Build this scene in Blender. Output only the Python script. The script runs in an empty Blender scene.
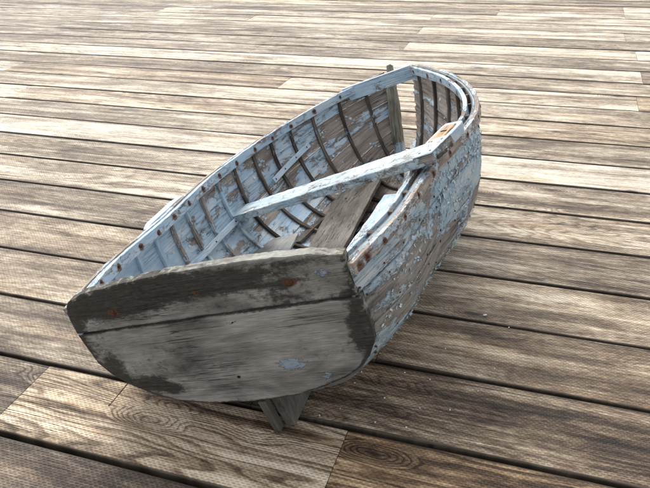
import bpy, math, random
import numpy as np
from mathutils import Vector, Matrix, noise as mn
random.seed(7); rng = np.random.default_rng(7)
SC = bpy.context.scene; COL = SC.collection

# ------------------------------------------------------------------ node helper
class NT:
    def __init__(s, name):
        s.m = bpy.data.materials.new(name); s.m.use_nodes = True
        s.t = s.m.node_tree; s.t.nodes.clear()
        s.out = s.t.nodes.new('ShaderNodeOutputMaterial')
        s.b = s.t.nodes.new('ShaderNodeBsdfPrincipled')
        s.t.links.new(s.b.outputs[0], s.out.inputs[0])
    def put(s, sock, v):
        if v is None: return
        if isinstance(v, bpy.types.NodeSocket): s.t.links.new(v, sock)
        elif isinstance(v, (tuple, list)) and len(v) == 3 and sock.type == 'RGBA': sock.default_value = (*v, 1)
        else: sock.default_value = v
    def node(s, ty, ins=(), **kw):
        n = s.t.nodes.new(ty)
        for k, v in kw.items(): setattr(n, k, v)
        for k, v in (ins.items() if isinstance(ins, dict) else enumerate(ins)): s.put(n.inputs[k], v)
        return n
    def math(s, op, a, b=None, c=None, clamp=False):
        return s.node('ShaderNodeMath', (a, b, c) if c is not None else ((a, b) if b is not None else (a,)), operation=op, use_clamp=clamp).outputs[0]
    def add(s, a, b): return s.math('ADD', a, b)
    def mul(s, a, b): return s.math('MULTIPLY', a, b)
    def attr(s, name, vec=False):
        n = s.node('ShaderNodeAttribute', attribute_name=name); return n.outputs['Vector' if vec else 'Fac']
    def mapping(s, v, scale, loc=(0, 0, 0)):
        return s.node('ShaderNodeMapping', {'Vector': v, 'Scale': scale, 'Location': loc}).outputs[0]
    def noise(s, v, scale=1., detail=4., rough=.5, dist=0., out='Fac'):
        return s.node('ShaderNodeTexNoise', {'Vector': v, 'Scale': scale, 'Detail': detail, 'Roughness': rough, 'Distortion': dist}).outputs[out]
    def voro(s, v, scale=1., feature='F1', out='Distance', rnd=1.):
        return s.node('ShaderNodeTexVoronoi', {'Vector': v, 'Scale': scale, 'Randomness': rnd}, feature=feature).outputs[out]
    def rng(s, v, a, b, c=0., d=1., smooth=False):
        n = s.node('ShaderNodeMapRange', {0: v, 1: a, 2: b, 3: c, 4: d}); n.interpolation_type = 'SMOOTHSTEP' if smooth else 'LINEAR'; n.clamp = True
        return n.outputs[0]
    def mix(s, f, a, b, blend='MIX'):
        n = s.t.nodes.new('ShaderNodeMix'); n.data_type = 'RGBA'; n.blend_type = blend
        s.put(n.inputs[0], f); s.put(n.inputs[6], a); s.put(n.inputs[7], b); return n.outputs[2]
    def ramp(s, v, stops):
        n = s.t.nodes.new('ShaderNodeValToRGB'); s.put(n.inputs[0], v); r = n.color_ramp
        while len(r.elements) < len(stops): r.elements.new(.5)
        for e, (p, c) in zip(r.elements, stops): e.position = p; e.color = (*c, 1)
        return n.outputs[0]
    def bump(s, h, dist, strength=1., prev=None):
        n = s.node('ShaderNodeBump', {'Height': h, 'Distance': dist, 'Strength': strength})
        if prev is not None: s.put(n.inputs['Normal'], prev)
        return n.outputs[0]
    def done(s, col, rough, nrm=None, spec=.5, metal=0.):
        s.put(s.b.inputs['Base Color'], col); s.put(s.b.inputs['Roughness'], rough)
        s.put(s.b.inputs['Specular IOR Level'], spec); s.put(s.b.inputs['Metallic'], metal)
        if nrm is not None: s.put(s.b.inputs['Normal'], nrm)
        return s.m

# ------------------------------------------------------------------ materials
def wood(name, dark, mid, light, paint=(.34, .46, .57), under=(.56, .60, .60), bias=0., stain=.0, pscale=1., lichen=0., worn=.3, streak=.65, chka=.85, fga=.45, p2w=.22, crk=.12):
    """weathered timber with what is left of its paint: 'gr' = grain coordinates (m), 'pa' = paint amount, 'dk' = rot/mould, 'rust' = rust"""
    n = NT(name); g = n.attr('gr', True)
    gl = n.noise(n.mapping(g, (5, 60, 60)), 1, 6, .62, .6)
    gf = n.noise(n.mapping(g, (22, 520, 520)), 1, 4, .6)
    blot = n.noise(n.mapping(g, (5, 11, 11)), 1, 5, .6, .4)
    f = n.add(n.mul(gl, streak), n.mul(blot, 1-streak))
    bare = n.ramp(f, [(.34, dark), (.48, mid), (.62, light), (1, light)])
    bare = n.mix(n.rng(gf, .35, .62, fga, 0.), bare, dark)
    # long drying checks
    chk = n.noise(n.mapping(g, (3.0, 95, 95)), 1, 3, .5, .3)
    chkm = n.rng(n.math('ABSOLUTE', n.math('SUBTRACT', chk, .5)), .004, .016, 1., 0.)
    chkm = n.mul(chkm, n.rng(n.noise(n.mapping(g, (4, 9, 9), (7, 3, 1)), 1, 2), .5, .6))
    bare = n.mix(n.mul(chkm, chka), bare, (.012, .01, .009))
    # paint mask
    p1 = n.noise(n.mapping(g, (7*pscale, 17*pscale, 17*pscale), (3, 1, 4)), 1, 7, .62, .55)
    p2 = n.noise(n.mapping(g, (70*pscale, 150*pscale, 150*pscale)), 1, 4, .6, .6)
    e = n.add(n.add(n.mul(p1, 1-p2w), n.mul(p2, p2w)), n.add(n.mul(n.attr('pa'), .25), bias))
    cell = n.voro(n.node('ShaderNodeVectorMath', (n.mapping(g, (26*pscale, 60*pscale, 60*pscale)), n.node('ShaderNodeTexNoise', {'Vector': n.mapping(g, (50, 90, 90)), 'Detail': 3.}).outputs['Color']), operation='ADD').outputs[0], 1., 'DISTANCE_TO_EDGE')
    crack = n.rng(cell, .0, .05, crk, 0.)
    e2 = n.math('SUBTRACT', e, crack)
    m = n.rng(e2, .500, .512)
    lip = n.mul(n.rng(e2, .484, .50), n.math('SUBTRACT', 1, m))
    tone = n.noise(n.mapping(g, (9, 25, 25), (1, 8, 2)), 1, 5, .6)
    pc = n.mix(n.rng(tone, .42, .66), paint, under)
    pc = n.mix(n.rng(n.noise(n.mapping(g, (30, 260, 260)), 1, 3, .6), .52, .72, 0, .35), pc, (.25, .23, .21))
    pc = n.mix(n.rng(n.noise(n.mapping(g, (10, 14, 14), (9, 9, 9)), 1, 5, .65), .55, .75, 0, worn), pc, mid)
    c = n.mix(m, bare, pc)
    c = n.mix(n.mul(lip, .5), c, dark)
    # mould / rot, and the darkened seams and bilge
    dn = n.noise(n.mapping(g, (16, 26, 26), (5, 5, 5)), 1, 9, .72, .4)
    dn2 = n.noise(n.mapping(g, (70, 110, 110), (5, 2, 5)), 1, 6, .7, .3)
    dsum = n.add(n.add(n.attr('dk'), n.mul(n.math('SUBTRACT', dn, .5), 2.4)), n.add(n.mul(n.math('SUBTRACT', dn2, .5), 1.5), stain))
    dm = n.rng(dsum, .30, .95, 0, .93, True)
    c = n.mix(dm, c, n.mix(n.rng(n.add(n.mul(gf, .5), n.mul(dn2, .5)), .38, .62), (.010, .010, .008), (.058, .053, .044)))
    if lichen:
        ln = n.noise(n.mapping(g, (60, 60, 60)), 1, 5, .65)
        c = n.mix(n.rng(n.add(n.mul(n.attr('li'), .34), ln), .66, .80, 0, .75), c, n.mix(n.rng(ln, .4, .7), (.13, .135, .09), (.38, .37, .32)))
    rn = n.noise(n.mapping(g, (80, 80, 80), (2, 2, 2)), 1, 4, .6)
    rm = n.rng(n.add(n.attr('rust'), n.mul(n.math('SUBTRACT', rn, .5), .9)), .38, .75, 0, .9, True)
    c = n.mix(rm, c, n.mix(rn, (.05, .024, .014), (.19, .085, .042)))
    h = n.add(n.add(n.mul(n.rng(e2, .488, .52), .55), n.mul(gl, .4)), n.add(n.mul(gf, .22), n.mul(chkm, -.6)))
    nr = n.bump(h, .0035, 1.)
    return n.done(c, n.mix(m, (.82, .82, .82), (.55, .55, .55)), nr, .35)

def rustm(name, a=(.035, .015, .009), b=(.15, .064, .034)):
    n = NT(name); o = n.node('ShaderNodeTexCoord').outputs['Object']
    f = n.noise(o, 260, 5, .6)
    return n.done(n.ramp(f, [(.35, a), (.65, b)]), .85, n.bump(f, .0015), .3)

def flat(name, c, rough=.9, sc=60, var=.4):
    n = NT(name); o = n.node('ShaderNodeTexCoord').outputs['Object']
    f = n.noise(o, sc, 5, .6)
    return n.done(n.ramp(f, [(.3, tuple(x*(1-var) for x in c)), (.7, tuple(min(1, x*(1+var)) for x in c))]), rough, n.bump(f, .002, .5), .3)

def deck_mat():
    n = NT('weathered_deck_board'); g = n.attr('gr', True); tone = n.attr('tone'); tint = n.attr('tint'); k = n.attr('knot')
    sep = n.node('ShaderNodeSeparateXYZ', (g,)); gx, gy = sep.outputs[0], sep.outputs[1]
    # knots: a stretched cell field, only some cells carry one
    kv = n.node('ShaderNodeTexVoronoi', {'Vector': n.mapping(g, (3.2, 10, 0)), 'Scale': 1., 'Randomness': 1.})
    kd = kv.outputs['Distance']
    kc = n.node('ShaderNodeSeparateXYZ', (kv.outputs['Color'],)).outputs[0]
    has = n.math('GREATER_THAN', kc, .48)
    kd = n.add(kd, n.mul(n.math('SUBTRACT', n.noise(n.mapping(g, (9, 22, 0)), 1, 3), .5), .14))
    kpull = n.mul(n.rng(kd, 0, .42, 1, 0, True), has)
    knot = n.mul(n.rng(kd, .05, .10, 1, 0, True), has)
    halo = n.mul(n.rng(kd, .06, .24, 1, 0, True), has)
    # growth rings: contour lines of a slow field, pulled round the knots
    fld = n.add(n.noise(n.mapping(g, (.55, 5.2, 0)), 1, 3, .42, .25), n.mul(kpull, .22))
    ring = n.math('FRACT', n.mul(fld, 34))
    ring = n.mul(n.rng(ring, .40, .80, 0, 1, True), n.rng(ring, .84, 1., 1, 0, True))
    fine = n.noise(n.mapping(g, (9, 210, 0)), 1, 6, .7, .3)
    strk = n.noise(n.mapping(g, (.8, 24, 0), (4, 2, 0)), 1, 8, .66, .5)
    big = n.noise(n.mapping(g, (1.2, 7, 0), (8, 3, 0)), 1, 7, .62, .8)
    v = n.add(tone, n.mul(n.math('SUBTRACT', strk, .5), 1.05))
    v = n.add(v, n.mul(n.math('SUBTRACT', big, .5), 1.25))
    v = n.add(v, n.mul(n.math('SUBTRACT', fine, .5), .75))
    v = n.add(v, n.mul(n.math('SUBTRACT', n.noise(n.mapping(g, (45, 130, 0), (1, 1, 0)), 1, 5, .75), .5), .75))
    v = n.add(v, n.mul(n.math('SUBTRACT', n.noise(n.mapping(g, (7, 16, 0), (1, 5, 0)), 1, 6, .7, .6), .5), .6))
    v = n.math('SUBTRACT', v, n.mul(ring, n.rng(n.attr('ringy'), 0, 1, .06, .27)))
    v = n.math('SUBTRACT', v, n.mul(halo, .16))
    c = n.ramp(v, [(.0, (.020, .013, .008)), (.20, (.062, .044, .030)), (.42, (.175, .135, .096)), (.60, (.355, .297, .218)), (.78, (.59, .528, .425)), (1., (.77, .73, .63))])
    c = n.mix(n.rng(tint, 0, 1, 0, .75), c, n.mix(1., c, (1.22, .95, .66), 'MULTIPLY'))
    c = n.mix(n.rng(tint, 0, -1, 0, .8), c, n.mix(1., c, (.93, .93, .97), 'MULTIPLY'))
    eg = n.math('SUBTRACT', n.attr('edge'), n.mul(n.noise(n.mapping(g, (6, 40, 0), (5, 5, 0)), 1, 4, .65), .8))
    c = n.mix(n.rng(eg, -.05, .45, 0, .85), c, (.028, .022, .016))
    # patchy warm or green-grey weathering
    w = n.noise(n.mapping(g, (1.5, 9, 0), (1, 7, 0)), 1, 4, .6, .4)
    c = n.mix(n.rng(w, .55, .72, 0, .55), c, n.mix(1., c, (1.10, .93, .74), 'MULTIPLY'))
    c = n.mix(n.rng(w, .45, .30, 0, .5), c, n.mix(1., c, (.88, .90, .85), 'MULTIPLY'))
    c = n.mix(n.mul(knot, .9), c, (.035, .026, .024))
    ck = n.noise(n.mapping(g, (1.8, 55, 0), (3, 3, 0)), 1, 3, .5, .2)
    ckm = n.mul(n.rng(n.math('ABSOLUTE', n.math('SUBTRACT', ck, .5)), .003, .012, 1., 0.), n.rng(n.noise(n.mapping(g, (2, 7, 0), (6, 1, 0)), 1, 2), .54, .62))
    c = n.mix(n.mul(ckm, .8), c, (.02, .015, .012))
    # incised slits of the preservative treatment, in staggered rows
    row = n.math('FLOOR', n.mul(gy, 165))
    fy = n.math('FRACT', n.mul(gy, 165))
    jit = n.mul(n.math('SINE', n.mul(row, 12.9)), .12)
    fx = n.math('FRACT', n.add(n.add(n.mul(gx, 78), n.mul(row, .5)), jit))
    slit = n.mul(n.rng(n.math('ABSOLUTE', n.math('SUBTRACT', fx, .5)), .20, .36, 1, 0, True), n.rng(n.math('ABSOLUTE', n.math('SUBTRACT', fy, .5)), .10, .34, 1, 0, True))
    slit = n.mul(slit, n.rng(n.noise(n.mapping(g, (6, 12, 0), (2, 6, 0)), 1, 3), .30, .52, .45, 1.))
    slit = n.mul(slit, n.math('SUBTRACT', 1, n.attr('edge'), clamp=True))
    c = n.mix(n.mul(slit, .46), c, n.mix(1., c, (.35, .32, .30), 'MULTIPLY'))
    h = n.add(n.add(n.mul(fine, .45), n.mul(ring, -.18)), n.add(n.mul(slit, -.8), n.mul(ckm, -.9)))
    nr = n.bump(h, .0018, 1.)
    return n.done(c, n.rng(fine, .3, .7, .55, .75), nr, .32)

M = {}
M['deck'] = deck_mat()
M['transom'] = wood('grey_weathered_transom_wood', (.095, .090, .080), (.275, .266, .243), (.48, .465, .43), paint=(.26, .34, .44), under=(.36, .43, .50), bias=-.215, lichen=1., p2w=.34, streak=.18, chka=.7, fga=.5)
M['outer'] = wood('peeling_blue_paint_outside', (.11, .098, .086), (.29, .265, .238), (.44, .415, .38), paint=(.31, .44, .53), under=(.50, .56, .58), bias=-.045, pscale=.72, p2w=.18, crk=.10)
M['inner'] = wood('peeling_blue_paint_inside', (.09, .073, .06), (.32, .275, .24), (.48, .435, .39), paint=(.38, .53, .66), under=(.56, .65, .71), bias=-.015, pscale=.62, p2w=.13, crk=.06)
M['rail'] = wood('pale_blue_gunwale_paint', (.10, .08, .065), (.28, .23, .19), (.50, .44, .38), paint=(.39, .54, .68), under=(.54, .63, .70), bias=.075, pscale=1.1)
M['outrail'] = wood('worn_outer_gunwale_wood', (.11, .083, .065), (.33, .27, .225), (.52, .455, .40), paint=(.38, .49, .57), under=(.60, .63, .63), bias=-.03, pscale=1.3)
M['thwart'] = wood('worn_blue_seat_paint', (.09, .08, .07), (.30, .28, .25), (.50, .49, .46), paint=(.38, .50, .58), under=(.60, .66, .67), bias=.0, streak=.8)
M['rib'] = wood('bare_brown_rib_wood', (.028, .023, .019), (.085, .068, .055), (.22, .18, .15), paint=(.34, .50, .62), bias=-.045)
M['bare'] = wood('bare_grey_floor_wood', (.04, .036, .031), (.12, .108, .092), (.22, .205, .18), bias=-.30, stain=-.02, streak=.3)
M['ply'] = wood('smooth_grey_board', (.15, .15, .145), (.29, .29, .28), (.42, .43, .42), paint=(.44, .50, .55), bias=-.10, streak=.25)
M['stem'] = wood('pale_green_grey_stem_wood', (.08, .075, .055), (.22, .21, .165), (.40, .39, .32), bias=-.12)
M['orange'] = wood('bare_orange_block_wood', (.20, .12, .06), (.50, .36, .23), (.68, .55, .40), bias=-.3)
M['rust'] = rustm('rusty_iron')
M['hole'] = flat('dark_hole', (.012, .009, .008))
M['flake'] = wood('curled_paint_flake', (.3, .3, .28), (.45, .47, .45), (.6, .6, .58), paint=(.38, .53, .63), under=(.68, .74, .74), bias=.3, worn=.0)
M['chip'] = flat('white_paint_chip', (.72, .75, .76), .6, 90, .1)
M['soil'] = flat('dark_soil', (.03, .026, .02), 1., 8)
M['joist'] = flat('dark_joist_wood', (.06, .045, .033), .9, 30)

# ------------------------------------------------------------------ mesh helper
def tag(o, label=None, cat=None, group=None, kind=None):
    if label: o['label'] = label
    if cat: o['category'] = cat
    if group: o['group'] = group
    if kind: o['kind'] = kind
    return o

def build(name, V, F, mats, parent=None, attrs=None, fmat=None, smooth=False, bevel=0.):
    me = bpy.data.meshes.new(name); V = np.asarray(V, float)
    me.from_pydata([tuple(v) for v in V], [], [tuple(int(i) for i in f) for f in F]); me.update()
    for m in (mats if isinstance(mats, (list, tuple)) else [mats]): me.materials.append(m)
    if fmat is not None: me.polygons.foreach_set('material_index', np.asarray(fmat, np.int32))
    for k, a in (attrs or {}).items():
        a = np.asarray(a, np.float32)
        if a.ndim == 2: at = me.attributes.new(k, 'FLOAT_VECTOR', 'POINT'); at.data.foreach_set('vector', a.ravel())
        else: at = me.attributes.new(k, 'FLOAT', 'POINT'); at.data.foreach_set('value', a)
    if smooth: me.polygons.foreach_set('use_smooth', [True]*len(me.polygons))
    o = bpy.data.objects.new(name, me); COL.objects.link(o)
    if parent is not None: o.parent = parent
    if bevel:
        b = o.modifiers.new('bevel', 'BEVEL'); b.width = bevel; b.segments = 2; b.limit_method = 'ANGLE'; b.angle_limit = math.radians(40)
    return o

def nz(p, s=1., o=0.): return mn.noise(Vector((p[0]*s+o, p[1]*s+o*.37, p[2]*s-o*.71)))

def slab(A, B):
    """closed solid between two equal grids A (outside) and B (inside), both (n, m, 3)"""
    n, m = A.shape[:2]; V = np.concatenate([A.reshape(-1, 3), B.reshape(-1, 3)]); F = []; fm = []; N = n*m
    for i in range(n-1):
        for j in range(m-1):
            a = i*m+j
            F.append((a, a+1, a+m+1, a+m)); fm.append(0)
            F.append((N+a, N+a+m, N+a+m+1, N+a+1)); fm.append(1)
    for i in range(n-1):
        for j in (0, m-1):
            a = i*m+j; f = (a, a+m, N+a+m, N+a); F.append(f if j == 0 else f[::-1]); fm.append(2)
    for j in range(m-1):
        for i in (0, n-1):
            a = i*m+j; f = (a, N+a, N+a+1, a+1); F.append(f if i == 0 else f[::-1]); fm.append(2)
    return V, F, fm

def fixn(o):
    import bmesh
    bm = bmesh.new(); bm.from_mesh(o.data); bmesh.ops.recalc_face_normals(bm, faces=bm.faces); bm.to_mesh(o.data); bm.free(); return o

def bar(name, P, wv, hv, mat, parent, gr0=None, nsub=2, attrs_fn=None, wob=.0008, bevel=.0015):
    """a stick swept along points P; wv / hv are its half width and half height vectors at each point"""
    P = np.asarray(P, float); n = len(P); wv = np.broadcast_to(np.asarray(wv, float), P.shape); hv = np.broadcast_to(np.asarray(hv, float), P.shape)
    ring = []
    for a, b in ((-1, -1), (1, -1), (1, 1), (-1, 1)):
        ring.append((a, b))
    rr = []
    for i in range(4):
        a, b = np.array(ring[i]), np.array(ring[(i+1) % 4])
        for q in range(nsub): rr.append(a+(b-a)*q/nsub)
    m = len(rr); V = []; G = []
    L = np.concatenate([[0], np.cumsum(np.linalg.norm(np.diff(P, axis=0), axis=1))])
    off = rng.random(3)*20 if gr0 is None else gr0
    for i in range(n):
        for a, b in rr:
            p = P[i]+wv[i]*a+hv[i]*b
            p = p+np.array([nz(p, 35, 1), nz(p, 35, 5), nz(p, 35, 9)])*wob
            V.append(p); G.append((L[i]+off[0], a*np.linalg.norm(wv[i])+off[1], b*np.linalg.norm(hv[i])+off[2]))
    F = []
    for i in range(n-1):
        for j in range(m):
            F.append((i*m+j, i*m+(j+1) % m, (i+1)*m+(j+1) % m, (i+1)*m+j))
    F.append(tuple(range(m))[::-1]); F.append(tuple(range((n-1)*m, n*m)))
    at = {'gr': G}
    if attrs_fn: at.update(attrs_fn(np.array(V)))
    return fixn(build(name, V, F, mat, parent, at, bevel=bevel))

def line(a, b, n):
    a = np.array(a, float); b = np.array(b, float); return a+(b-a)*np.linspace(0, 1, n)[:, None]
def unit(v): v = np.asarray(v, float); return v/np.linalg.norm(v, axis=-1, keepdims=True)

def bolt(name, p, nrm, r, parent, mat=None, h=.002):
    """an irregular rusty domed head"""
    nrm = unit(nrm); a = unit(np.cross(nrm, (.3, .2, .9))); b = np.cross(nrm, a); V = []; F = []
    ns = 12; rad = [(1., -.004), (1.02, h*.3), (.8, h), (.4, h*1.35)]
    sd = random.random()*9
    for k, (q, z) in enumerate(rad):
        for i in range(ns):
            t = i/ns*6.2832; rr = r*q*(1+.16*math.sin(2*t+sd)+.08*math.sin(5*t+sd*2))
            V.append(p+a*rr*math.cos(t)+b*rr*math.sin(t)+nrm*z)
    for k in range(len(rad)-1):
        for i in range(ns): F.append((k*ns+i, k*ns+(i+1) % ns, (k+1)*ns+(i+1) % ns, (k+1)*ns+i))
    F.append(tuple(range(3*ns, 4*ns)))
    return build(name, V, F, mat or M['rust'], parent, smooth=True)

# ------------------------------------------------------------------ the deck
H = 1.15
DA = -.340818; DW = .214411*H; DO = .951746*H
root_rot = DA
dn_ = np.array([-math.sin(DA), math.cos(DA)]); dt_ = np.array([math.cos(DA), math.sin(DA)])
joints = {-2: [-3.0, 1.9], -1: [-1.18, -.348], 0: [-2.6, -.60], 1: [-3.6, -.35], 2: [-2.6, 2.3], 3: [-3.5, 1.9], 4: [-4.1, 1.4], 5: [-3.1, 2.4], 6: [-4.5, 1.4], 7: [-3.9, 2.4],
          8: [-3.05, 1.4], 9: [-4.4, 2.4], 10: [-3.5, -1.52, .426], 11: [-4.5, 1.9], 12: [-3.53, .478], 13: [-2.03, 2.4], 14: [-1.0, .478], 15: [-4.04, 1.4], 16: [-1.0, .434], 17: [-2.5, 2.4],
          18: [-3.5, -1.0], 19: [-.5, .465], 20: [-4.5, .47], 21: [-2., 1.4], 22: [-1.1, .96]}
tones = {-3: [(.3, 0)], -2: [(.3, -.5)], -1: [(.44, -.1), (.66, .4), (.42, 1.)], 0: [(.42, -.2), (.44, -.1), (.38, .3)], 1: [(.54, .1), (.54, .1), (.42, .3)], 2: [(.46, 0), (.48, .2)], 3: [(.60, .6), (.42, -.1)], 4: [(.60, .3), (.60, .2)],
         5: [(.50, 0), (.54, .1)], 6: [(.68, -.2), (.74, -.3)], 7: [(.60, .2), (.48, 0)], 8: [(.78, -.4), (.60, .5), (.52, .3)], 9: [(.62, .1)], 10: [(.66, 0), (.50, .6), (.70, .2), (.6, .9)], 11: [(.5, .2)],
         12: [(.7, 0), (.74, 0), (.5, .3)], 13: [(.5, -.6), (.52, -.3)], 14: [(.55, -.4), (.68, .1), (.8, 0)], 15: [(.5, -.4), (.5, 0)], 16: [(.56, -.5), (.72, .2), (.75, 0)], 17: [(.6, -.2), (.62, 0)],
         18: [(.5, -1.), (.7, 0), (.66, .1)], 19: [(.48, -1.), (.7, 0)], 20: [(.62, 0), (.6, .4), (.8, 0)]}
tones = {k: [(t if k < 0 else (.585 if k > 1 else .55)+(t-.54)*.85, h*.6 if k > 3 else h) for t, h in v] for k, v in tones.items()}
gapw = {-1: .014, 0: .011, 1: .010, 2: .010, 3: .010, 4: .010, -2: .012}
DV = []; DF = []; DG = []; DT = []; DI = []; DR = []; DE = []
def board(s0, s1, y0, y1, z, tone, tint, sd, c=.003, ch0=True, ch1=True, ringy=0.):
    """one board: s along, y across; small chamfers at the long edges"""
    prof = []
    prof.append((y0, z-.038)); 
    if ch0: prof += [(y0, z-c), (y0+c*.35, z-c*.3), (y0+c, z)]
    else: prof += [(y0, z)]
    w = y1-y0
    for q in (.035, .07, .25, .5, .75, .93, .965): prof.append((y0+w*q, z))
    if ch1: prof += [(y1-c, z), (y1-c*.35, z-c*.3), (y1, z-c)]
    else: prof += [(y1, z)]
    prof.append((y1, z-.038))
    n = max(2, int((s1-s0)/.04)); m = len(prof); b0 = len(DV)
    for i in range(n+1):
        s = s0+(s1-s0)*i/n; e = .004 if i in (0, n) else 0
        for y, zz in prof:
            wob = .0012*mn.noise(Vector((s*3, y*4, sd)))+ (.0010*mn.noise(Vector((s*25, y*9, sd))) if (y-y0 < .005 or y1-y < .005) else 0)
            DV.append((s, y+wob, zz-(e*.25 if zz > z-.01 else 0)+.0015*mn.noise(Vector((s*1.1, y*5, sd+4)))))
            DG.append((s+sd*3.1, y+sd*1.7, 0)); DT.append(tone); DI.append(tint); DR.append(ringy); DE.append(1. if (ch0 and y < y0+.0035) or (ch1 and y > y1-.0035) else 0.)
    for i in range(n):
        for j in range(m-1):
            a = b0+i*m+j; DF.append((a, a+m, a+m+1, a+1))
    DF.append(tuple(range(b0, b0+m))); DF.append(tuple(range(b0+n*m, b0+n*m+m))[::-1])
GW = {k: .0085+.005*random.random() for k in range(-8, 42)}
for k in range(-7, 40):
    js = joints.get(k) or sorted(random.sample([-6.1, -4.5, -3.5, -2.0, -.5, .45, 1.4, 2.9], 2))
    cuts = [-9.5]+js+[5.5]
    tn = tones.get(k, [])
    g0 = gapw.get(k, GW[k]); g1 = gapw.get(k+1, GW[k+1])
    y0 = k*DW+g0*.5; y1 = (k+1)*DW-g1*.5; zb = random.uniform(-.0012, .0012)
    for i in range(len(cuts)-1):
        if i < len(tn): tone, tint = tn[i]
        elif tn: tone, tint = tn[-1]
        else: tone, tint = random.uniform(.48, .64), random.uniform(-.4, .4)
        sd = random.random()*30+3; a, b = cuts[i]+.0008, cuts[i+1]-.0008
        if k == -1 and i == 1:      # sawn half way across at s = -.938
            ym = y0+(y1-y0)*.62
            board(a, b, y0, ym, zb, tone, tint, sd, ch1=False, ringy=1)
            board(a, -.9395, ym, y1, zb, tone, tint, sd, ch0=False, ringy=1)
            board(-.9365, b, ym, y1, zb, tone, tint, sd, ch0=False, ringy=1)
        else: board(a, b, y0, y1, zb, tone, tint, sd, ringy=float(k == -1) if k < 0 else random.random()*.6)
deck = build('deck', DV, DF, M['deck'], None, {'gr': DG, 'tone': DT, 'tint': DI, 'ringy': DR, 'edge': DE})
fixn(deck); tag(deck, kind='structure')
deck.rotation_euler = (0, 0, DA); deck.location = (dn_[0]*DO, dn_[1]*DO, 0)
# joists below, seen only through the gaps
JV = []; JF = []
for s in np.arange(-9, 5.5, .505):
    b = len(JV)
    for ds in (-.02, .02):
        for y in (-7*DW, 40*DW):
            for z in (-.19, -.0405): JV.append((s+ds, y, z))
    for f in ((0, 1, 3, 2), (4, 6, 7, 5), (0, 4, 5, 1), (2, 3, 7, 6), (1, 5, 7, 3), (0, 2, 6, 4)): JF.append(tuple(b+i for i in f))
jo = build('deck_joists', JV, JF, M['joist'], deck); tag(jo, kind='structure')
gd = build('ground', [(-60, -40, -.45), (60, -40, -.45), (60, 90, -.45), (-60, 90, -.45)], [(0, 1, 2, 3)], M['soil']); tag(gd, kind='structure')

# ------------------------------------------------------------------ the boat: hull form, in the boat's own frame (x forward, y port, z up)
BM = Matrix(((0.3594016711, -0.8941443253, -0.2670886826), (0.9285777944, 0.3142678752, 0.1974309558), (-0.0925943760, -0.3189696352, 0.9432309651)))
BT = Vector((-0.1438731245, 1.1448865165, 0.1070404177))
boat = bpy.data.objects.new('rowing_boat', None); COL.objects.link(boat)
boat.matrix_world = Matrix.Translation(BT) @ BM.to_4x4(); boat.empty_display_size = .2
tag(boat, 'old wooden rowing dinghy with peeling pale blue paint, lying tilted on the plank deck', 'boat')
W0, D0, RK, N0, LL, SR, H1, H2 = .384, .310, .204, 3.698, 1.429, .332, .147, .011
def cub(xs, ys, t):
    xs = np.array(xs, float); ys = np.array(ys, float); m = np.gradient(ys, xs); t = np.asarray(t, float)
    i = np.clip(np.searchsorted(xs, t, side='right')-1, 0, len(xs)-2); h = xs[i+1]-xs[i]; s = (t-xs[i])/h
    return (2*s**3-3*s**2+1)*ys[i]+(s**3-2*s**2+s)*h*m[i]+(-2*s**3+3*s**2)*ys[i+1]+(s**3-s**2)*h*m[i+1]
OUTL = {1: [(.384, .310), (.392, .301), (.398, .273), (.405, .234), (.408, .156), (.387, .108), (.355, .072), (.308, .037), (.241, .008), (.16, -.005), (.075, -.008), (.02, -.008)],
        -1: [(-.321, .310), (-.317, .294), (-.314, .253), (-.317, .224), (-.319, .192), (-.317, .160), (-.311, .130), (-.285, .091), (-.252, .062), (-.209, .039), (-.151, .018), (-.082, 0), (-.017, -.006), (.02, -.008)]}
def resamp(P, n):
    P = np.asarray(P, float); L = np.concatenate([[0], np.cumsum(np.linalg.norm(np.diff(P, axis=0), axis=1))]); L /= L[-1]
    q = np.linspace(0, 1, n); return np.stack([np.interp(q, L, P[:, i]) for i in range(P.shape[1])], -1)
NS = 81; NT_ = 161
def section(t, side):
    b = W0*cub([0, .12, .28, .5, .75, .92, 1], [1, 1.105, 1.092, 1.111, .839, .410, .06], t)
    h = D0+H1*t+H2*t*t; k = .033*(2*t-.6)**2*(t > .3); n = N0+(1.7-N0)*t
    a = np.linspace(0, np.pi/2, 240)
    y = b*np.abs(np.cos(a))**(2/n); z = h-(h-k)*np.abs(np.sin(a))**(2/n)
    P = resamp(np.stack([side*y, z], -1), NS)
    if t < .5:
        w = (1-t/.5)**2*(1+2*t/.5)
        b0 = W0; a0 = np.linspace(0, np.pi/2, 240)
        Q0 = resamp(np.stack([side*b0*np.cos(a0)**(2/N0), D0-D0*np.sin(a0)**(2/N0)], -1), NS)
        P = P+w*(resamp(OUTL[side], NS)-Q0)
    if side < 0:      # the starboard planks have sprung away from the stem
        s = np.linspace(0, 1, NS); off = cub([0, .25, .5, .75, .92, 1], [0, 0, .023, .006, .009, .055], t)
        P[:, 0] -= off*(1-.65*s**2)
    if side < 0:      # fuller starboard bilge aft
        s = np.linspace(0, 1, NS); bump = .020*np.exp(-((s-.60)/.17)**2)*math.exp(-((t-.12)/.28)**2)
        P[:, 0] -= bump*.75; P[:, 1] -= bump*.65
    x = (-RK*P[:, 1])*(1-t)+(LL+SR*P[:, 1])*t
    return np.stack([x, P[:, 0], P[:, 1]], -1)
TT = np.linspace(0, 1, NT_)
HULL = {sd: np.array([section(t, sd) for t in TT]) for sd in (1, -1)}
NRM = {}
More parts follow.
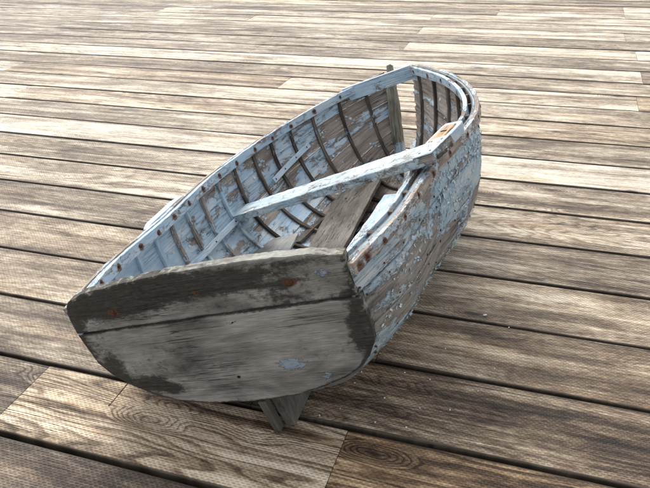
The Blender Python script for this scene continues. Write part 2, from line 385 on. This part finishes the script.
for sd in (1, -1):
    du = np.gradient(HULL[sd], axis=0); dv = np.gradient(HULL[sd], axis=1); nn = unit(np.cross(du, dv))
    c = nn[:, :, 1].mean()
    ref = HULL[sd]-np.array([0, 0, .25]); ref[:, :, 0] = 0
    flip = np.sign((nn*ref).sum(-1).mean()); NRM[sd] = nn*flip
def hp(sd, t, s, off=0.):
    """point on the hull at station t and girth fraction s, moved outward by off"""
    a = np.clip(t, 0, 1)*(NT_-1); i = min(int(a), NT_-2); f = a-i
    b = np.clip(s, 0, 1)*(NS-1); j = min(int(b), NS-2); g = b-j
    def bl(A): return (A[i, j]*(1-f)+A[i+1, j]*f)*(1-g)+(A[i, j+1]*(1-f)+A[i+1, j+1]*f)*g
    n = bl(NRM[sd]); return bl(HULL[sd])+n/np.linalg.norm(n)*off
def hn(sd, t, s): return hp(sd, t, s, 1.)-hp(sd, t, s, 0.)

PT = .008
def paint_amt(sd, x, s, inside):
    if inside:
        if sd > 0: return np.clip(.75-.75*(x-.15), .0, .8)-.35*max(0, s-.35)
        return -.15-.3*max(0, s-.3)
    return (.50 if s < .13 else .30 if s < .27 else -.02 if s < .40 else .12 if s < .54 else -.08)+.12*math.sin(x*7+s*20)
bands = [0, .135, .27, .40, .54, .70, .86, 1.0]
for sd in (1, -1):
    for bi in range(len(bands)-1):
        s0, s1 = bands[bi], bands[bi+1]; A = []; B = []; G = []; PA = []; GB = []; PB = []; DK = []; DB = []
        tend = .993 if sd > 0 else 1.
        nt, ns = 150, 9; off = rng.random(3)*20; gap = .0004; lap = random.uniform(-.0012, .0012)
        for i in range(nt):
            ra = []; rb = []
            for j in range(ns):
                q = (0, .028, .056, .25, .5, .75, .944, .972, 1)[j]; s = s0+(s1-s0)*q
                te = tend
                if sd < 0: te -= .022*abs(mn.noise(Vector((s*26, 3.1, bi))))+.012*(.5+mn.noise(Vector((s*7, 1.7, 0))))+.004*math.sin(s*90)+.004*(j % 2)
                t = te*i/(nt-1)
                girth = .58
                e = gap/girth*(1+.8*mn.noise(Vector((t*9, bi*3.3, sd))))
                if j == 0 and bi > 0: s += e
                if j == ns-1 and bi < len(bands)-2: s -= e
                p = hp(sd, t, s); edge = 1 if j in (0, ns-1) else 0
                wv = .0014*mn.noise(Vector(p)*9)+.0006*mn.noise(Vector(p)*60)+lap-.005*math.exp(-t/.02)-.0045*edge-.0012*(j in (1, ns-2))*rng.random()-.0025*math.exp(-((1-q)*6)**2)*(.5+.5*mn.noise(Vector(p)*5))
                po = hp(sd, t, s, wv); pi = hp(sd, t, s, wv-PT+.004*edge)
                ra.append(po); rb.append(pi)
                G.append((p[0]+off[0], s*girth+off[1], off[2])); GB.append((p[0]+off[0]+5, s*girth+off[1]+3, off[2]))
                PA.append(paint_amt(sd, p[0], s, False)); PB.append(paint_amt(sd, p[0], s, True))
                d = 0
                if t < .06 and sd < 0: d = .45*(1-t/.06)
                if s > .75: d = max(d, .25)
                if j in (0, 8) and bi > 0: d = max(d, .55)  # plank edges coloured darker along the seams
                if j in (1, 7): d = max(d, .2)
                DK.append(d); DB.append(.35*min(1, max(0, (s-.56)/.2))+.12*min(1, max(0, (p[0]-1.05)/.3)))  # inner face coloured darker towards the keel and the bow
            A.append(ra); B.append(rb)
        V, F, fm = slab(np.array(A), np.array(B)); fm = [min(f, 1) if f < 2 else 1 for f in fm]
        o = build('hull_plank', V, F, [M['outer'], M['inner']], boat, {'gr': np.array(G+GB), 'pa': np.array(PA+PB), 'dk': np.array(DK+DB)}, fmat=fm)
        fixn(o)
        if bi == 0: o['label'] = 'topmost plank of the port side' if sd > 0 else 'topmost plank of the starboard side, crusted with peeling pale blue paint'

# ribs
tp = [.03, .075, .135, .202, .255, .308, .368, .43, .498, .562, .63, .69, .75, .82, .893, .95]
tsb = [.015, .072, .128, .185, .258, .33, .40, .47, .535, .60, .658, .722, .788, .865, .945]
for sd, lst in ((1, tp), (-1, tsb)):
    for ti, t in enumerate(lst):
        ss = np.linspace(.0, .97, 44); P = []; Wv = []; Hv = []
        sw = random.uniform(-.01, .01)
        for s in ss:
            tq = t+sw*s+.006*mn.noise(Vector((s*3, t*20, sd)))*s
            n = hn(sd, tq, s); p = hp(sd, tq, s, -PT-.0058)
            al = unit(hp(sd, min(tq+.01, 1), s)-hp(sd, max(tq-.01, 0), s))
            P.append(p); Wv.append(al*.0060*(1+.25*nz(p, 30))); Hv.append(n*.0056)
        if sd > 0 and t < .55: mt = 'inner'
        else: mt = 'rib'
        P = np.array(P)
        def fa(V, sd=sd): return {'pa': np.clip(.6-1.0*(V[:, 0]-.1), -.1, .6) if sd > 0 else np.full(len(V), -.3)}
        bar('rib', P, Wv, Hv, M['rib'] if mt == 'rib' else M['inner'], boat, attrs_fn=fa, wob=.0018)

# gunwales
def railbar(name, sd, t0, t1, off, th, hh, dz, mat, bolts, inward, pa=0., n=220):
    ts = np.linspace(t0, t1, n); P = []; Wv = []; Hv = []
    for t in ts:
        p = hp(sd, t, 0.); nn = hn(sd, t, 0.); nn = unit(np.array([nn[0], nn[1], 0]))
        al = unit(hp(sd, min(t+.01, 1), 0)-hp(sd, max(t-.01, 0), 0)); up = unit(np.cross(al, nn)); up = up*np.sign(up[2])
        P.append(p+nn*off+up*dz); Wv.append(nn*th*.5); Hv.append(up*hh*.5)
    P = np.array(P); Wv = np.array(Wv); Hv = np.array(Hv); bp = []
    for t in bolts:
        a = (t-t0)/(t1-t0)*(n-1); i = int(np.clip(round(a), 0, n-1)); sg = -1 if inward else 1
        bp.append((P[i]+Wv[i]*sg+Hv[i]*random.uniform(-.25, .3), unit(Wv[i])*sg))
    def fa(V):
        r = np.zeros(len(V))
        for p, _ in bp:
            d = np.linalg.norm(V-p-np.array([0, 0, -.004]), axis=1); r = np.maximum(r, random.uniform(.8, 1.1)*np.exp(-(d/random.uniform(.010, .017))**2))
        return {'rust': r, 'pa': np.full(len(V), pa)}
    o = bar(name, P, Wv, Hv, mat, boat, nsub=4, attrs_fn=fa, wob=.0012)
    for p, nn in bp: bolt('bolt', p, nn, random.uniform(.0050, .0072) if inward and sd > 0 else random.uniform(.0036, .0058), o, h=random.uniform(.001, .003))
    return o
railbar('inner_gunwale', 1, .004, .93, -PT-.0115-.006, .012, .030, -.010, M['rail'], tp[1:-1], True, .15)
railbar('outer_gunwale', 1, .004, .985, .007, .012, .022, -.010, M['outrail'], [], False, .2)
railbar('inner_gunwale', -1, .01, .972, -PT-.0115-.006, .012, .030, -.010, M['rail'], tsb[9:], True, 0.)
railbar('outer_gunwale', -1, .0, .965, .007, .012, .026, -.012, M['outrail'], [.012, .03]+tsb[1:14], False, .1)

# transom: two boards
def lat(side, z): # half outline y at height z (upper board)
    P = OUTL[side]+[]; zs = [p[1] for p in P][::-1]; ys = [p[0] for p in P][::-1]; return np.interp(z, zs, ys)
TOPC = [(-.322, .331), (-.26, .343), (-.178, .351), (-.111, .354), (-.016, .356), (.11, .356), (.254, .348), (.318, .342), (.362, .330), (.384, .318)]
topz = lambda y: np.interp(y, [p[0] for p in TOPC], [p[1] for p in TOPC])
seam = lambda y: .2375+.0008*math.sin(y*9+1)+.0012*mn.noise(Vector((y*14, 0, 0)))
BOT = [p for p in OUTL[1][::-1] if p[1] <= .2]; BOT = [p for p in OUTL[-1] if p[1] <= .2]+OUTL[1][::-1][1:-3]
BY = [p[0] for p in BOT]; BZ = [p[1] for p in BOT]
tnrm = unit(np.array([1, 0, RK]))
def tp3(y, z, d=0.): return np.array([-RK*z, y, z])+tnrm*d
TB = [(-.191, .290), (.263, .282)]; TH = (.041, .067); TK = [(.027, .300)]
def tattr(Y, Z):
    g = np.stack([Y+3, Z, np.zeros_like(Y)], -1); pa = np.zeros_like(Y); dk = np.zeros_like(Y); ru = np.zeros_like(Y); li = np.zeros_like(Y)
    def blob(y, z, a, b, v): return v*np.exp(-((Y-y)/a)**2-((Z-z)/b)**2)
    for y, z, a, b, v in ((-.099, .087, .034, .019, 1.6), (-.175, .042, .035, .02, 1.2), (-.268, .300, .022, .012, 1.1), (.2, .03, .08, .014, .85), (.33, .262, .03, .012, 1.1), (.0, .27, .06, .01, .3), (-.02, .215, .03, .015, .7)): pa += blob(y, z, a, b, v)
    for y, z, a, b, v in ((.30, .315, .16, .045, .9), (.05, .31, .16, .03, .5), (-.15, .255, .1, .02, .35), (.33, .325, .16, .034, .6), (.15, .345, .12, .02, .75), (.395, .28, .03, .05, .8), (.36, .13, .035, .06, .85), (.29, .07, .06, .028, .95), (-.285, .15, .028, .06, 1.0), (.23, .045, .05, .02, .6), (-.30, .21, .02, .05, .6), (-.06, .31, .12, .02, .5),
                          (.07, .318, .06, .02, .6), (.2, .15, .1, .05, .28), (.40, .2, .02, .09, .5), (-.10, .325, .2, .012, .35), (.11, .1, .2, .03, .22), (-.2, .10, .12, .03, .2), (.21, .285, .07, .012, .5), (-.02, .302, .05, .005, .6), (-.14, .292, .08, .006, .45)): dk += blob(y, z, a, b, v)
    dk *= 1.25
    for (y, z) in TB: ru += blob(y, z, .017, .011, 1.15); dk += blob(y, z, .032, .014, .55)
    ru += blob(.027, .300, .010, .008, 1.0); ru += blob(.041, .067, .008, .008, .7)
    yc = np.clip(Y, -.322, .384); tz = np.array([topz(y) for y in yc]); li += np.exp(-((tz-Z)/.007)**2)*.5; dk += np.exp(-((tz-Z-.012)/.010)**2)*.25
    li += np.exp(-((Y+.322)/.014)**2)*.7*(Z > .2)
    bz = np.interp(Y, BY, BZ); li += np.exp(-((Z-bz)/.008)**2)*.35; dk += np.exp(-((Z-bz)/.007)**2)*.8
    ex = np.minimum(Y-np.interp(Z, [p[1] for p in OUTL[-1]][::-1], [p[0] for p in OUTL[-1]][::-1]), np.interp(Z, [p[1] for p in OUTL[1]][::-1], [p[0] for p in OUTL[1]][::-1])-Y); dk += np.exp(-(ex/.007)**2)*.8
    dk += np.exp(-(np.abs(Z-np.array([seam(q) for q in Y]))/.0042)**2)*1.1; dk += .20*(Z > .2375)  # joint between the boards coloured dark, upper board darker overall
    return {'gr': g, 'pa': pa, 'dk': dk, 'rust': ru, 'li': li}
# lower board
ny, nzv = 150, 44; yy = np.sin(np.linspace(-np.pi/2, np.pi/2, ny))*.5+.5; yy = BY[0]+(BY[-1]-BY[0])*(yy*.6+np.linspace(0, 1, ny)*.4)
def mkboard(fn, nm, label):
    A = []; B = []; Y = []; Z = []
    for i in range(ny):
        ra = []; rb = []
        for j in range(nzv):
            y, z = fn(i/(ny-1), j/(nzv-1), i); r = min(i, ny-1-i, j, nzv-1-j)
            w = .0007*mn.noise(Vector((y*5, z*60, 3)))+.0012*mn.noise(Vector((y*4, z*5, 9)))+(.0012 if r == 0 else 0)
            ra.append(tp3(y, z, w)); rb.append(tp3(y, z, .024-(.0012 if r == 0 else 0))); Y.append(y); Z.append(z)
        A.append(ra); B.append(rb)
    V, F, fm = slab(np.array(A), np.array(B)); at = tattr(np.array(Y+Y), np.array(Z+Z))
    at['gr'][len(Y):, 2] = .024
    at['gr'][:, 0] += 5*(nm == 'u')
    o = build('transom_board', V, F, M['transom'], boat, at); fixn(o); o['label'] = label; return o
def f_low(u, v, i):
    y = yy[i]; b = np.interp(y, BY, BZ); s = seam(y)-.0028
    s = max(s, b+.002); return y, b+(s-b)*v+.0012*mn.noise(Vector((y*50, v*3, 2)))*(v < .01)
def f_up(u, v, i):
    zr = .239+v*(.322-.239); yl = lat(-1, min(zr, .31)); yr = lat(1, min(zr, .31))
    if v > .9: yr -= .010*(v-.9)/.1
    y = yl+(yr-yl)*u; s = seam(y)+.0024; tz = topz(y)+.0022*mn.noise(Vector((y*22, 0, 4)))+.0012*mn.noise(Vector((y*80, 0, 4))); return y, s+(tz-s)*v
lowb = mkboard(f_low, 'l', 'wide grey lower transom board'); upb = mkboard(f_up, 'u', 'dark stained upper transom board')
for (y, z) in TB: bolt('bolt', tp3(y, z), -tnrm, .0085, upb, h=.003)
bolt('bolt', tp3(.027, .300), -tnrm, .003, upb)
bolt('nail_hole', tp3(.041, .067, -.0002), -tnrm, .0042, lowb, M['hole'], h=.0006)
bolt('nail_hole', tp3(-.02, .215, -.0002), -tnrm, .002, lowb, M['hole'], h=.0006)

# keel and skeg
P = [np.array([x, 0, z]) for x, z in [(.02, -.006), (.3, -.006), (.55, -.004), (.8, .003), (1.05, .018), (1.25, .034), (1.43, .052)]]
P = resamp(P, 60); bar('keel', P, (0, .012, 0), (0, 0, .012), M['rib'], boat)
def skeg(y0, y1, pts, mat):
    pts = np.array(pts); A = np.array([[np.array([x, y1, z]) for x, z in r] for r in pts]); B = A.copy(); B[:, :, 1] = y0
    V, F, fm = slab(A, B); V = np.array(V)
    return fixn(build('skeg', V, F, mat, boat, {'gr': np.stack([V[:, 2], V[:, 0], V[:, 1]], -1)+7, 'pa': np.full(len(V), .1), 'dk': np.full(len(V), .15)}, bevel=.002))
rows = []
for i in range(14):
    q = i/13; r = []
    for j in range(8):
        v = j/7; zt = -.018; zb = -.111+.045*q
        z = zt+(zb-zt)*v; r.append((.024+RK*.1*v+q*.36, z))
    rows.append(r)
skeg(-.013, .011, rows, M['bare'])
bar('skeg_strip', line((.012, .022, -.012), (.030, .022, -.106), 12), (0, .0095, 0), (.010, 0, .002), M['bare'], boat)

# stem
P = resamp([(1.425, .014, .045), (1.462, .020, .10), (1.49, .022, .18), (1.52, .017, .28), (1.56, .008, .40), (1.588, 0, .487)], 50)
al = unit(np.gradient(P, axis=0)); fw = unit(np.cross(np.array([0, 1., 0]), al))
def sfa(V): return {'pa': np.where(V[:, 2] < .2, .8, -.1), 'dk': np.full(len(V), .08)}
bar('stem_post', P-np.array([.022, 0, 0]), np.array([0, 1., 0])*np.interp(P[:, 2], [0, .38, .45], [.017, .017, .009])[:, None], fw*np.interp(P[:, 2], [0, .38, .45], [.026, .026, .018])[:, None], M['stem'], boat, attrs_fn=sfa, wob=.003)

# beam that closes the bow behind the stem
a = np.array([1.437, .172, .436]); b = np.array([1.512, -.098, .446]); d = unit(b-a); upv = np.array([0, 0, 1.]); sv = unit(np.cross(upv, d))
ba = bar('bow_beam', line(a, b, 30), sv*.014, unit(np.cross(d, sv))*.027, M['rail'], boat, attrs_fn=lambda V: {'pa': np.full(len(V), .5)}, nsub=4)
ba['label'] = 'straight pale blue beam across the bow'
# thwart: starboard end lies on the gunwale, port end low against the ribs
pr = np.array([.318, -.450, .392]); pl = np.array([.765, .392, .228])
d = unit(pl-pr); up = unit(np.array([-.28, -.12, 1.])); up = unit(up-d*(up@d)); sv = np.cross(d, up)
def ta(V): return {'pa': .05+.3*np.clip((V-pr)@d, 0, .3)/.3, 'dk': np.zeros(len(V))}
th = bar('thwart', line(pr, pl, 80), sv*.041, up*.012, M['thwart'], boat, nsub=6, attrs_fn=ta, wob=.0016, bevel=.003)
pc = pr+d*.030+up*.0138
pl_ = bar('end_plate', line(pc-d*.031, pc+d*.028, 8), sv*.0415, up*.0016, M['outrail'], th, attrs_fn=lambda V: {'pa': np.full(len(V), .6)})
for a1, b1 in ((-.018, -.026), (-.016, .024), (.018, -.024), (.019, .027)): bolt('nail_hole', pc+d*a1+sv*b1+up*.0016, up, .0032, pl_, M['hole'], h=.0006)
# rotten end grain of the thwart below the plate
bar('end_grain', line(pr-d*.004-up*.004, pr+d*.028-up*.0150, 8), sv*.030, up*.005, M['rib'], th, wob=.004)

# rowlock blocks
def block(sd, t0, t1, inn, out, z0, z1, mat, nm='rowlock_block', taper=.012, pa=.6):
    ts = np.linspace(t0, t1, 16); A = []; B = []
    for i, t in enumerate(ts):
        p = hp(sd, t, 0.); nn = hn(sd, t, 0.); nn = unit(np.array([nn[0], nn[1], 0])); q = min(i, 15-i)/15
        cut = max(0, 1-q/.16)*taper
        A.append([p+nn*(inn+(out-inn-cut)*k/4)+np.array([0, 0, z1-cut*.3]) for k in range(5)]); B.append([p+nn*(inn+(out-inn-cut)*k/4)+np.array([0, 0, z0]) for k in range(5)])
    V, F, fm = slab(np.array(A), np.array(B)); V = np.array(V)
    return fixn(build(nm, V, F, mat, boat, {'gr': V+rng.random(3)*9, 'pa': np.full(len(V), pa)}, bevel=.002))
ob = block(1, .262, .405, .0145, .042, -.024, .004, M['rail'], taper=.014); ob['label'] = 'pale blue rowlock block outside the port gunwale'
sb = block(-1, .315, .405, -.040, .014, -.004, .024, M['outrail'], taper=.008, pa=.9); sb['label'] = 'white rowlock block with a bare orange wood recess on the starboard gunwale'
ts = np.linspace(.326, .388, 8); P = np.array([hp(-1, t, 0.)+np.array([0, .014, .0248]) for t in ts])
fa_ = unit(np.gradient(P, axis=0)); w_ = unit(np.cross(fa_, np.array([0, 0, 1.])))
rc = bar('socket_face', P, w_*.017, (0, 0, .0014), M['orange'], sb)
c_ = P[4]+np.array([0, 0, .0016]); bar('socket_slot', line(c_-w_[4]*.008, c_+w_[4]*.008, 6), fa_[4]*.003, (0, 0, .0008), M['hole'], sb, bevel=0)

# broken risers along the port side, and a plank-end rail to starboard
for (t0, s0, t1, s1) in ((.20, .262, .515, .262), (.655, .245, .785, .205)):
    ts = np.linspace(t0, t1, 40); P = []; Wv = []; Hv = []
    for i, t in enumerate(ts):
        s = s0+(s1-s0)*i/39; n = hn(1, t, s); P.append(hp(1, t, s, -PT-.0115-.004)); al = unit(hp(1, t+.01, s)-hp(1, t-.01, s)); Wv.append(np.cross(n, al)*.010); Hv.append(n*.0035)
    P = np.array(P)
    rs = bar('riser', P, Wv, Hv, M['rail'], boat, attrs_fn=lambda V: {'pa': np.full(len(V), .7)})
    for q in (.06, .35, .65, .94):
        i = int(q*39); bolt('nail', P[i]-Hv[i], -unit(Hv[i]), .0028, rs)
ts = np.linspace(.05, .62, 60); P = []; Wv = []; Hv = []
for t in ts: n = hn(-1, t, .16); P.append(hp(-1, t, .16, -PT-.0155)); al = unit(hp(-1, t+.01, .16)-hp(-1, t-.01, .16)); Wv.append(np.cross(n, al)*.012); Hv.append(n*.0035)
bar('riser', P, Wv, Hv, M['rail'], boat, attrs_fn=lambda V: {'pa': np.full(len(V), .1)})

# floor boards
def plate(nm, poly, z0, z1, th, mat, label, pa=0., axis=0, dk=0.):
    """board: poly = four corners (x, y) aft-port, fore-port, fore-starboard, aft-starboard; z0 aft, z1 fore"""
    p = np.array(poly, float); n, m = 40, 14; A = []
    for i in range(n):
        u = i/(n-1); r = []
        for j in range(m):
            v = j/(m-1); q = (p[0]*(1-u)+p[1]*u)*(1-v)+(p[3]*(1-u)+p[2]*u)*v
            z = z0+(z1-z0)*u; q = np.array([q[0], q[1], z]); e = .0025 if (j in (0, m-1)) else 0
            q = q+np.array([.004*mn.noise(q[:1].tolist()+[v*6, 1])*(i in (0, n-1)), e*mn.noise(Vector((u*14, v*3, z0*90))), .0015*mn.noise(Vector(q)*8)]); r.append(q)
        A.append(r)
    A = np.array(A); B = A-np.array([0, 0, th]); V, F, fm = slab(A, B); V = np.array(V); off = rng.random(3)*9
    o = fixn(build(nm, V, F, mat, boat, {'gr': V+off, 'pa': np.full(len(V), pa), 'dk': np.full(len(V), dk)}, bevel=.0015)); o['label'] = label; return o
fb = plate('floorboard', [(.30, .115), (1.31, .225), (1.30, .052), (.28, -.005)], .050, .137, .014, M['bare'], 'bare grey floorboard lying askew under the thwart', dk=.12)
bolt('nail_hole', np.array([1.08, .145, .1185]), (0, 0, 1.), .0045, fb, M['hole'], h=.0006)
plate('floorboard', [(.26, -.030), (1.075, -.004), (1.05, -.075), (.26, -.10)], .096, .104, .012, M['thwart'], 'pale blue floorboard along the starboard bilge', pa=.6)
plate('floorboard', [(.36, .375), (.79, .375), (.80, .225), (.36, .13)], .108, .112, .009, M['ply'], 'smooth light grey stern floorboard', pa=.1)
plate('floorboard', [(.80, .36), (1.06, .31), (1.0, .20), (.82, .24)], .075, .092, .010, M['bare'], 'dark broken floorboard under the thwart', dk=.3)
# a split cleat sticking up forward of the thwart
bar('broken_cleat', line((1.02, -.20, .10), (1.20, -.14, .20), 16), (0, .012, 0), (-.004, 0, .008), M['orange'], boat, wob=.004)
bar('broken_cleat', line((1.12, -.06, .08), (1.28, -.10, .22), 16), (0, .010, 0), (-.004, 0, .006), M['thwart'], boat, wob=.004)

# nail heads on the outside of the planks
for t in tsb[:13]:
    for s in (.06, .115, .155, .25, .29, .38, .42):
        if random.random() < .55:
            tt = t+random.uniform(-.006, .006); bolt('plank_nail', hp(-1, tt, s, .0002), hn(-1, tt, s), random.uniform(.0018, .0032), boat, h=.001)

# loose paint flakes, curled off the planks
FV = []; FF = []; FG = []
def flake(p, n, al, L, Wd, curl):
    cr = unit(np.cross(n, al)); b = len(FV); k = 5; o = rng.random(3)*30; skew = random.uniform(-.5, .5)
    for i in range(k):
        u = i/(k-1)
        for j in range(4):
            v = j/3-.5; rag = 1+.35*random.uniform(-1, 1)
            q = p+al*((u-.3)*L+v*L*skew)+cr*(v*Wd*rag)+n*(.0004+curl*(u**1.8)*L+.12*Wd*abs(v)*curl)
            FV.append(q); FG.append((u*L+o[0], v*Wd+o[1], o[2]))
    for i in range(k-1):
        for j in range(3): a = b+i*4+j; FF.append((a, a+1, a+5, a+4))
def scatter(sd, cnt, side_in, t0, t1, s0, s1, size, thr):
    c = 0; tries = 0
    while c < cnt and tries < cnt*30:
        tries += 1
        t = random.uniform(t0, t1); s = random.uniform(s0, s1); p = hp(sd, t, s)
        v = mn.noise(Vector((p[0]*7, s*9, 1.3)))+.6*mn.noise(Vector((p[0]*22, s*30, 4.3)))
        if v < thr: continue
        n = hn(sd, t, s)*(-1 if side_in else 1); p = hp(sd, t, s, -PT+.0002 if side_in else .0008)
        al = unit(hp(sd, min(t+.01, 1), s)-hp(sd, t-.01, s)); cr = np.cross(n, al); a = random.gauss(0, .7)+(math.pi if random.random() < .4 else 0)
        d2 = al*math.cos(a)+cr*math.sin(a); L = size*random.uniform(.4, 1.5)*(1.6 if random.random() < .12 else 1)
        flake(p, n, d2, L, L*random.uniform(.35, .9), random.uniform(.08, .5)); c += 1
scatter(-1, 1500, False, .02, .97, .0, .55, .0055, .05)
scatter(-1, 900, False, .25, .8, .0, .62, .0075, -.05)
scatter(1, 500, True, .03, .95, .08, .6, .0055, .05)
scatter(-1, 120, True, .6, .95, .05, .6, .006, .1)
fl = build('paint_flakes', FV, FF, M['flake'], boat, {'gr': FG, 'pa': np.full(len(FV), 1.)}); tag(fl, 'curled flakes of pale blue paint', kind='stuff')

# ------------------------------------------------------------------ small white chips on the deck
def chip(x, y, r, first=[None]):
    V = []; F = []; n = 7
    for z in (.0, .0016):
        for i in range(n):
            a = i/n*6.283; rr = r*random.uniform(.6, 1.15); V.append((rr*math.cos(a)*1.3, rr*math.sin(a)*.8, z+random.uniform(0, .0006)))
    for i in range(n): F.append((i, (i+1) % n, n+(i+1) % n, n+i))
    F.append(tuple(range(n))[::-1]); F.append(tuple(range(n, 2*n)))
    o = build('paint_chip', V, F, M['chip']); o.location = (x, y, .0016); o.rotation_euler = (0, 0, random.random()*6); return o
CH = Vector((0, 0, H))
fx_, pit, rol = 674.4727, .5188014, -.04185622
cf = Vector((0, math.cos(pit), -math.sin(pit))); cu0 = Vector((0, math.sin(pit), math.cos(pit))); cx0 = Vector((1, 0, 0))
cX = cx0*math.cos(rol)+cu0*math.sin(rol); cU = -cx0*math.sin(rol)+cu0*math.cos(rol)
o = chip(.448, 1.563, .0052); tag(o, 'largest white paint chip, lying on the dark board right of the stern', 'paint chip')
for i, (x, y) in enumerate([(.02, 1.21), (.06, 1.30), (.13, 1.24), (.19, 1.33), (.25, 1.30), (.10, 1.16), (.31, 1.42), (.17, 1.14), (.36, 1.25), (.42, 1.33), (.28, 1.19), (-.03, 1.19), (.23, 1.45), (.5, 1.5), (.08, 1.34), (.21, 1.20)]):
    o = chip(x, y, random.uniform(.0012, .0024)); tag(o, 'tiny white paint speck on the deck beside the stern', 'paint chip', 'tiny paint specks on the deck')

# ------------------------------------------------------------------ camera
cam = bpy.data.cameras.new('camera'); co = bpy.data.objects.new('camera', cam); COL.objects.link(co); SC.camera = co
co.matrix_world = Matrix.Translation(CH) @ Matrix((cX, cU, -cf)).transposed().to_4x4()
cam.sensor_width = 36; cam.lens = fx_/650*36; cam.clip_start = .02; cam.clip_end = 400

# ------------------------------------------------------------------ light: bright overcast, brightest beyond the boat
w = bpy.data.worlds.new('World'); SC.world = w; w.use_nodes = True; nt = w.node_tree
bg = nt.nodes['Background']; sky = nt.nodes.new('ShaderNodeTexSky'); sky.sky_type = 'NISHITA'; sky.sun_disc = False
SE, SA = math.radians(50), math.radians(-20)      # azimuth measured from +Y towards +X
sky.sun_elevation = SE; sky.sun_rotation = SA; sky.air_density = 1.; sky.dust_density = 4.; sky.ozone_density = 1.
hs = nt.nodes.new('ShaderNodeHueSaturation'); hs.inputs['Saturation'].default_value = .2
nt.links.new(sky.outputs[0], hs.inputs['Color']); nt.links.new(hs.outputs[0], bg.inputs[0]); bg.inputs[1].default_value = .15
sun = bpy.data.lights.new('sun', 'SUN'); sun.energy = .75; sun.angle = math.radians(40); sun.color = (1, .95, .88)
so = bpy.data.objects.new('sun', sun); COL.objects.link(so)
dv = Vector((math.sin(SA)*math.cos(SE), math.cos(SA)*math.cos(SE), math.sin(SE)))
so.rotation_euler = dv.to_track_quat('Z', 'Y').to_euler()
SC.render.engine = 'CYCLES'
SC.view_settings.view_transform = 'Standard'; SC.view_settings.look = 'None'; SC.view_settings.exposure = .95; SC.view_settings.gamma = 1
